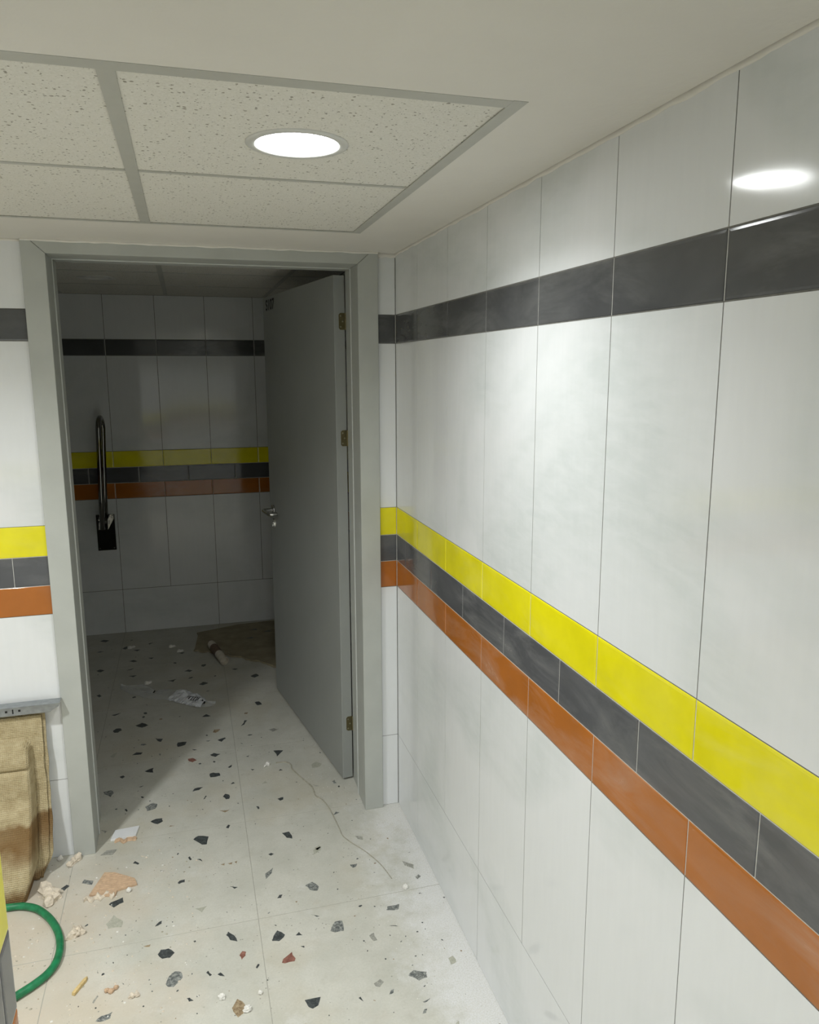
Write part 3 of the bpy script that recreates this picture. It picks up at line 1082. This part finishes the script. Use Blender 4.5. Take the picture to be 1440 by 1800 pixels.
# ------------------------------------------------------------------ moulded pulp trays
def sstep(a, b, x):
    t = min(1, max(0, (x - a) / (b - a)))
    return t * t * (3 - 2 * t)
def interp(tab, x):
    for (a, va), (b, vb) in zip(tab, tab[1:]):
        if x <= b:
            t = (x - a) / (b - a)
            t = t * t * (3 - 2 * t) * 0.5 + t * 0.5
            return va + (vb - va) * t
    return tab[-1][1]
def pulp_tray(label, xr, shift, top, panel_top, seed, panel_in=0.037):
    W, nx, nz = 0.62, 150, 100
    flange = [(0, -0.108), (0.10, -0.090), (0.20, -0.058), (0.30, -0.042), (0.60, -0.020)]
    raise_ = [(0, 0.116), (0.05, 0.112), (0.13, 0.098), (0.24, 0.072), (0.30, 0.060), (0.60, 0.045)]
    verts, faces = [], []
    for j in range(nz + 1):
        z = top * j / nz
        for i in range(nx + 1):
            u = W * (i / nx) ** 1.35
            # signed distance inside the raised panel with a rounded upper corner
            du, dz = u - panel_in, panel_top - z
            r = 0.030
            if du < r and dz < r:
                s = r - math.hypot(r - du, r - dz)
            else:
                s = min(du, dz)
            k = sstep(-0.001, 0.009, s)
            y = interp(flange, z) - shift - interp(raise_, z) * k
            g = math.exp(-((z - panel_top + 0.085) / 0.006) ** 2) * k
            y += 0.014 * g
            for rz in (0.515, 0.34, 0.318, 0.062, 0.070):
                y -= 0.0022 * math.exp(-((z - rz) / 0.0022) ** 2) * (1 - k)
            y += 0.003 * noise.noise(Vector((u * 9, z * 9, seed))) + 0.0009 * noise.noise(Vector((u * 70, z * 70, seed)))
            x = xr - u + 0.004 * noise.noise(Vector((z * 14, seed, 0))) * (1 - sstep(0, 0.05, u)) - 0.035 * sstep(0.11, 0.0, z) ** 2 * (1 - sstep(0, 0.10, u))
            zz = z + (0.003 * noise.noise(Vector((u * 40, seed, 3))) if j == nz else 0)
            verts.append((x - xr, y, zz + 0.003))
    for j in range(nz):
        for i in range(nx):
            a = j * (nx + 1) + i
            faces.append((a, a + nx + 1, a + nx + 2, a + 1))
    me = bpy.data.meshes.new('pulp_tray')
    me.from_pydata(verts, [], faces)
    for p in me.polygons:
        p.use_smooth = True
    o = new_obj('pulp_tray', me, None, M['pulp'])
    o.location = (xr, 0, 0)
    s = o.modifiers.new('thickness', 'SOLIDIFY')
    s.thickness = 0.005
    s.offset = 1
    tag(o, label, 'packaging', 'brown moulded trays by the door')
    return o
pulp_tray('front brown moulded pulp tray leaning beside the door frame', -1.262, 0.010, 0.556, 0.478, 3.0)
pulp_tray('rear brown moulded pulp tray, its edge showing behind the front tray', -1.252, 0.000, 0.560, 0.474, 9.0, 0.050)

# ------------------------------------------------------------------ metal channel lying on the trays
ch = tag(empty('metal_channel', (-1.70, -0.055, 0.562)), 'galvanised metal channel lying on the brown pulp trays', 'metal profile')
co = Vector(ch.location)
bm = bmesh.new()
XE, XW = -1.197, -2.25
ztop, zb = 0.6035, 0.5755
yf = -0.0585
t = 0.0012
# front web with mitred end, top lip, rear upright
v = [(XE, yf, ztop), (XE - 0.004, yf, ztop - 0.012), (XE - 0.032, yf, zb), (XW, yf, zb), (XW, yf, ztop)]
a = [bm.verts.new(p) for p in v]
b = [bm.verts.new((p[0], p[1] + t, p[2])) for p in v]
bm.faces.new(a); bm.faces.new(b[::-1])
for i in range(5):
    bm.faces.new((a[i], b[i], b[(i + 1) % 5], a[(i + 1) % 5]))
bm_box(bm, XW, XE, yf - 0.0035, yf + 0.0400, ztop - 0.0004, ztop + t)
bm_box(bm, XW, XE - 0.03, yf + 0.0006, yf + 0.040, zb - t, zb)
bm_box(bm, XW, XE, yf - 0.0035, yf - 0.0023, ztop - 0.005, ztop)
bmesh.ops.translate(bm, verts=bm.verts, vec=-co)
new_obj('channel_body', finish(bm, 'channel_body'), ch, M['zinc'])
for x, w, h in ((-1.362, 0.0035, 0.0035), (-1.342, 0.002, 0.009), (-1.322, 0.0035, 0.0035), (-1.50, 0.0035, 0.0035), (-1.66, 0.002, 0.009), (-1.82, 0.0035, 0.0035)):
    bm = bmesh.new()
    bm_box(bm, x - w, x + w, yf - 0.0004, yf + 0.0002, 0.5905 - h, 0.5905 + h)
    bmesh.ops.translate(bm, verts=bm.verts, vec=-co)
    new_obj('punched_hole', finish(bm, 'punched_hole'), ch, M['hole'])

# ------------------------------------------------------------------ green hose
hp = [(-1.95, -0.44), (-1.72, -0.33), (-1.52, -0.27), (-1.42, -0.252), (-1.366, -0.258), (-1.325, -0.264), (-1.279, -0.290), (-1.237, -0.341), (-1.207, -0.397), (-1.188, -0.453),
      (-1.180, -0.509), (-1.185, -0.561), (-1.202, -0.598), (-1.228, -0.626), (-1.249, -0.643), (-1.280, -0.666)]
hs = tag(empty('garden_hose', (hp[8][0], hp[8][1], 0)), 'green rubber hose curling over the dusty floor', 'hose')
ho = Vector(hs.location)
pts = spline([(x - ho.x, y - ho.y, 0.0118) for x, y in hp], 6)
bm = bmesh.new()
bm_tube(bm, pts, 0.0112, 16, cap=False)
rim = pts[-1]; dirv = (pts[-1] - pts[-2]).normalized()
bm_tube(bm, [pts[-1] - dirv * 0.03, pts[-1]], 0.0075, 16, cap=False)
new_obj('hose_wall', finish(bm, 'hose_wall', smooth=True), hs, M['hose'])
bm = bmesh.new()
bm_tube(bm, [pts[-1] - dirv * 0.02, pts[-1] - dirv * 0.003], 0.0111, 16)
new_obj('hose_bore', finish(bm, 'hose_bore'), hs, M['hose_in'])

# ------------------------------------------------------------------ rubble
def lump_mesh(name, lobes, seed, rough=0.35, sub=3):
    """one knobbly body: an icosphere pushed out to the union of several lobes, flat underneath"""
    bm = bmesh.new()
    bmesh.ops.create_icosphere(bm, subdivisions=sub, radius=1.0)
    for v in bm.verts:
        n = v.co.normalized()
        best = 0
        for cx, cy, cz, r in lobes:
            c = Vector((cx, cy, cz))
            b = n.dot(c)
            disc = b * b - c.length_squared + r * r
            if disc > 0:
                best = max(best, b + math.sqrt(disc))
        rad = max(best, 0.004)
        rad *= 1 + rough * noise.noise(n * 2.2 + Vector((seed, 0, 0))) + rough * 0.5 * noise.noise(n * 6 + Vector((0, seed, 0)))
        v.co = n * rad
    zmin = -0.004
    for v in bm.verts:
        v.co.z = max(v.co.z, zmin) - zmin
    return finish(bm, name)
def lump(label, x, y, lobes, seed, mat='plaster', name='plaster_lump', cat='rubble', rough=0.35, sub=3, group=None):
    o = new_obj(name, lump_mesh(name, lobes, seed, rough, sub), None, M[mat])
    o.location = (x, y, 0.0004)
    return tag(o, label, cat, group)
lump('largest knobbly beige plaster lump in front of the pulp trays', -1.252, -0.222, [(-0.014, 0.026, 0.006, 0.021), (0, 0, 0.006, 0.022), (0.020, -0.010, 0.004, 0.020), (0.004, -0.038, 0.002, 0.020)], 2.2)
lump('forked plaster lump at the foot of the left door frame', -1.197, -0.048, [(0.010, 0.014, 0.003, 0.016), (0, 0, 0.002, 0.012), (-0.012, -0.018, 0.002, 0.012)], 5.4)
lump('ragged pinkish plaster lump beside the green hose', -1.143, -0.433, [(0, 0, 0.004, 0.016), (0.010, 0.006, 0.003, 0.014), (-0.016, -0.012, 0.0, 0.011)], 7.7, rough=0.6)
lump('small white crumb against the tiled wall by the trays', -1.247, -0.020, [(0, 0, 0.002, 0.009)], 1.1, 'plaster_white')
lump('flat round white plaster blob beyond the mottled chips', -0.726, -0.811, [(0, 0, 0, 0.009)], 3.9, 'plaster_white')
lump('white plaster crumb close to a floor joint', -0.622, -0.824, [(0, 0, 0, 0.006)], 4.9, 'plaster_white')
lump('pale shell-shaped plaster flake in the sandy dust', -0.957, -0.737, [(-0.008, 0, 0, 0.008), (0.006, 0.001, 0, 0.007)], 6.1, 'plaster')
lump('white plaster blob near the powdered right wall', -0.113, -0.507, [(0, 0, -0.001, 0.010)], 8.2, 'plaster_white', rough=0.2)
lump('small white crumb on the floor of the doorway', -0.473, 0.450, [(0, 0, 0.001, 0.010), (-0.014, -0.016, 0, 0.007)], 9.3, 'plaster_white')
lump('small white crumb beside the peach clay fragment', -1.002, -0.268, [(0, 0, 0.002, 0.008)], 2.9, 'plaster_white')
lump('white crumb stuck beside the brown striped chip', -0.660, -0.872, [(0, 0, 0, 0.010), (-0.008, -0.004, 0, 0.007)], 3.3, 'plaster_white')
for k, (x, y, s, lab) in enumerate(((-1.010, -0.694, 0.006, 'tiny peach flake, rightmost of three in the sandy dust'), (-1.022, -0.704, 0.007, 'tiny peach flake, middle of three in the sandy dust'),
                                   (-1.034, -0.698, 0.006, 'tiny peach flake, leftmost of three in the sandy dust'))):
    lump(lab, x, y, [(0, 0, 0, s), (s * 0.8, s * 0.6, 0, s * 0.6)], 1.7 + k, 'clay', 'plaster_flake', group='tiny flakes in the dust')
for k, (x, y, lab) in enumerate(((-1.152, 2.156, 'pale scrap on the bathroom floor, nearest the far left corner'), (-0.904, 2.103, 'pale scrap on the bathroom floor between the wall and the cartridge'),
                                 (-0.854, 2.005, 'pale scrap on the bathroom floor left of the cardboard corner'), (-1.023, 1.538, 'pale scrap beside the clear end of the plastic bag'))):
    lump(lab, x, y, [(0, 0, 0, 0.012), (0.018, 0.008, 0, 0.010)], 4.1 + k, 'plaster_white', 'rubble_scrap', group='pale scraps on the bathroom floor')

# white tile offcut with clinging mortar
oc = tag(empty('tile_offcut', (-1.035, 0.075, 0)), 'white square tile offcut on the floor inside the doorway', 'tile fragment')
oo = Vector(oc.location)
bm = bmesh.new()
bm_prism(bm, [(x - oo.x, y - oo.y) for x, y in ((-1.086, 0.046), (-0.998, 0.048), (-0.988, 0.110), (-1.074, 0.104))], 0.0006, 0.0085, 0.0008)
new_obj('tile_body', finish(bm, 'tile_body'), oc, M['offcut'])
def crumbs(name, pts, parent, mat, z=0.006, size=0.011, seed=1):
    bm = bmesh.new()
    r = random.Random(seed)
    prev = None
    for i, p in enumerate(pts):
        w = size * r.uniform(0.5, 1.2)
        h = z * r.uniform(0.5, 1.5)
        ring = [bm.verts.new((p[0] + r.uniform(-.002, .002), p[1] + q[0] * w, 0.0008 + q[1] * h)) for q in ((-1.0, 0), (-0.7, 0.7), (0.0, 1.0), (0.9, 0.9), (1.0, 0.0))]
        if prev:
            for k in range(5):
                k2 = (k + 1) % 5
                bm.faces.new((prev[k], prev[k2], ring[k2], ring[k]))
        else:
            bm.faces.new(ring)
        prev = ring
    bm.faces.new(prev[::-1])
    return new_obj(name, finish(bm, name), parent, mat)
crumbs('mortar_crust', [(-1.070 + 0.0075 * i - oo.x, (0.036 + 0.010 * math.sin(i * 1.1) * (1 if i < 7 else 0.3)) - oo.y) for i in range(11)], oc, M['clay'], 0.006, 0.012, 4)['label'] = 'peach mortar crust on the broken edge'

# ribbed clay back of a broken tile
cf = tag(empty('clay_tile_fragment', (-1.055, -0.21, 0)), 'peach ribbed clay tile fragment with a crumbled edge', 'tile fragment')
fo = Vector(cf.location)
bm = bmesh.new()
bm_prism(bm, [(x - fo.x, y - fo.y) for x, y in ((-1.127, -0.258), (-1.044, -0.284), (-1.039, -0.258), (-0.977, -0.242), (-0.986, -0.209), (-1.054, -0.157), (-1.089, -0.147))], 0.0006, 0.007, 0.0008)
new_obj('clay_body', finish(bm, 'clay_body'), cf, M['clay'])
for i in range(9):
    yy = -0.245 + i * 0.0105
    x0 = -1.122 + max(0, (yy + 0.258)) * 0.36 + 0.004
    x1 = -0.984 - max(0, (yy + 0.212)) * 1.35 - 0.004
    bm = bmesh.new()
    bm_box(bm, x0 - fo.x, x1 - fo.x, yy - 0.0028 - fo.y, yy + 0.0028 - fo.y, 0.0062, 0.0084)
    new_obj('rib', finish(bm, 'rib', 0.0008, 1), cf, M['clay'])
crumbs('crumbled_edge', [(-1.140 + 0.0085 * i - fo.x, -0.277 + 0.008 * math.sin(i * 1.7) + (0.008 if i in (7, 8, 9) else 0) - fo.y) for i in range(12)], cf, M['plaster'], 0.011, 0.010, 9)

# wooden splinter
bm = bmesh.new()
bm_prism(bm, [(-0.0045, -0.030), (0.005, -0.031), (0.0058, 0.022), (0.001, 0.034), (-0.004, 0.024)], 0.0005, 0.009, 0.0015)
o = new_obj('wood_splinter', finish(bm, 'wood_splinter'), None, M['wood'])
o.location = (-1.107, -0.660, 0)
o.rotation_euler = (0, 0, -0.50)
tag(o, 'pale wooden splinter lying in the sandy dust', 'splinter')

# twine
tw = [(-0.436, 0.456), (-0.395, 0.452), (-0.375, 0.422), (-0.375, 0.385), (-0.355, 0.322), (-0.333, 0.265), (-0.314, 0.21), (-0.311, 0.141), (-0.29, 0.105), (-0.274, 0.033), (-0.267, -0.041), (-0.262, -0.104), (-0.258, -0.161), (-0.235, -0.213), (-0.2, -0.275), (-0.165, -0.36), (-0.146, -0.45)]
bm = bmesh.new()
sp = spline([(x + 0.27, y, 0.0016) for x, y in tw], 5)
bm_tube(bm, sp, [0.0028 - 0.0016 * i / (len(sp) - 1) for i in range(len(sp))], 6)
o = new_obj('twine', finish(bm, 'twine', smooth=True), None, M['cord'])
o.location = (-0.27, 0, 0)
tag(o, 'thin dirty twine trailing across the floor from the doorway', 'string')

# ------------------------------------------------------------------ things on the bathroom floor
# torn cardboard sheet
edge = [(-0.763, 2.003), (-0.735, 1.985), (-0.70, 1.952), (-0.675, 1.955), (-0.64, 1.915), (-0.609, 1.908), (-0.57, 1.865), (-0.531, 1.825), (-0.49, 1.80), (-0.45, 1.745), (-0.409, 1.718), (-0.36, 1.655), (-0.32, 1.60), (-0.20, 1.52)]
poly = edge + [(-0.02, 1.50), (-0.02, 2.40), (-0.25, 2.44), (-0.477, 2.420), (-0.745, 2.325), (-0.738, 2.273)]
bm = bmesh.new()
bm_prism(bm, [(x + 0.40, y - 2.0) for x, y in poly], 0.0012, 0.0065)
cd = tag(empty('cardboard_sheet', (-0.40, 2.0, 0)), 'torn tan cardboard sheet on the floor behind the open door', 'cardboard')
new_obj('sheet', finish(bm, 'sheet'), cd, M['card'])
bm = bmesh.new()
r = random.Random(5)
up, lo, br, bl = [], [], [], []
for i, (x, y) in enumerate(spline([(x, y, 0) for x, y in [(e[0] + 0.40, e[1] - 2.0) for e in edge]], 3)[j].to_2d() for j in range(3 * (len(edge) - 1) + 1)):
    w = r.uniform(0.006, 0.02)
    up.append(bm.verts.new((x + 0.004, y + 0.012, 0.0066)))
    lo.append(bm.verts.new((x - w * 0.4, y - w, 0.0015)))
    br.append(bm.verts.new((x - w * 0.2, y - w * 0.5, r.uniform(0.0075, 0.012))))
for i in range(len(up) - 1):
    bm.faces.new((up[i], up[i + 1], br[i + 1], br[i]))
    bm.faces.new((br[i], br[i + 1], lo[i + 1], lo[i]))
new_obj('torn_edge', finish(bm, 'torn_edge'), cd, M['card'])
# things above the sheet: dark printed scraps are part of its face
for x, y, w in ((-0.42, 2.12, 0.05), (-0.30, 2.22, 0.06), (-0.38, 2.28, 0.05)):
    bm = bmesh.new()
    bm_prism(bm, [(x + 0.40 - w / 2, y - 2.0), (x + 0.40 + w / 2, y - 2.01), (x + 0.40 + w / 3, y - 1.985)], 0.0062, 0.0070)
    new_obj('dark_mark', finish(bm, 'dark_mark'), cd, M['chip_d'])

# empty sealant cartridge
A = Vector((-0.662, 1.975, 0.042)); B = Vector((-0.596, 1.700, 0.0262))
tb = tag(empty('sealant_cartridge', (B.x, B.y, 0)), 'empty white sealant cartridge lying against the torn cardboard', 'cartridge')
to_ = Vector(tb.location)
a, b = A - to_, B - to_
u = (b - a).normalized()
bm = bmesh.new()
bm_tube(bm, [a, b], 0.025, 24, cap=False)
bm_tube(bm, [a + u * 0.03, b], 0.0232, 24, cap=False)
r1 = bm_tube(bm, [b - u * 0.0002, b], [0.0232, 0.025], 24, cap=False)
new_obj('cartridge_wall', finish(bm, 'cartridge_wall', smooth=True), tb, M['tube_body'])
bm = bmesh.new()
bm_tube(bm, [a + u * 0.06, a + u * 0.17], 0.0253, 24, cap=False)
new_obj('printed_band', finish(bm, 'printed_band', smooth=True), tb, M['tube_print'])
bm = bmesh.new()
bm_tube(bm, [b - u * 0.045, b - u * 0.040], 0.0232, 24)
new_obj('plunger', finish(bm, 'plunger'), tb, M['tube_body'])
bm = bmesh.new()
bm_tube(bm, [a - u * 0.012, a + u * 0.002], [0.021, 0.026], 24)
new_obj('shoulder', finish(bm, 'shoulder'), tb, M['tube_print'])

# crumpled plastic bag
bg = tag(empty('plastic_bag', (-0.90, 1.32, 0)), 'crumpled clear plastic bag with a printed white end on the bathroom floor', 'plastic bag')
bo = Vector(bg.location)
axis = [(-1.155, 1.514), (-1.06, 1.452), (-0.985, 1.365), (-0.885, 1.335), (-0.80, 1.262), (-0.728, 1.165), (-0.668, 1.152)]
halfw = [0.012, 0.055, 0.045, 0.062, 0.062, 0.032, 0.006]
def bag_strip(name, t0, t1, mat, lift, n=40, m=14, seed=1.0, s0=-1.0, s1=1.0):
    ax = spline([(x, y, 0) for x, y in axis], 10)
    hw = spline([(h, 0, 0) for h in halfw], 10)
    bm = bmesh.new()
    rows = []
    for i in range(n + 1):
        t = (t0 + (t1 - t0) * i / n) * (len(ax) - 1)
        q = min(int(t), len(ax) - 2)
        p = ax[q].lerp(ax[q + 1], t - q)
        h = hw[q].lerp(hw[q + 1], t - q).x
        tg = (ax[q + 1] - ax[q]).normalized()
        nn = Vector((-tg.y, tg.x, 0))
        row = []
        for j in range(m + 1):
            s = s0 + (s1 - s0) * j / m
            k = noise.noise(Vector((p.x * 30, p.y * 30 + s * 2, seed)))
            k2 = noise.noise(Vector((p.x * 75, p.y * 75 + s * 4, seed + 3)))
            z = 0.002 + lift * max(0, 1 - s * s) ** 0.6 * (0.75 + 0.8 * k) + 0.008 * abs(k2)
            v = p + nn * h * s * (1 + 0.2 * k2)
            row.append(bm.verts.new((v.x - bo.x, v.y - bo.y, max(0.0012, z))))
        rows.append(row)
    for a_, b_ in zip(rows, rows[1:]):
        for j in range(m):
            bm.faces.new((a_[j], a_[j + 1], b_[j + 1], b_[j]))
    return new_obj(name, finish(bm, name), bg, mat)
bag_strip('clear_film', 0.0, 1.0, M['film'], 0.022)
bag_strip('white_print', 0.52, 0.84, M['paper'], 0.024, 26, 12)['label'] = 'white printed end'
for k in range(6):
    t = 0.70 + 0.014 * k
    bag_strip('printed_bar', t, t + 0.006, M['ink'], 0.0265, 2, 6, 1.0, -0.55, 0.30)
for t, s0 in ((0.32, 0.2), (0.80, -0.1), (0.845, -0.5)):
    bag_strip('printed_letter', t, t + 0.018, M['ink'], 0.0265, 2, 4, 1.0, s0, s0 + 0.4)
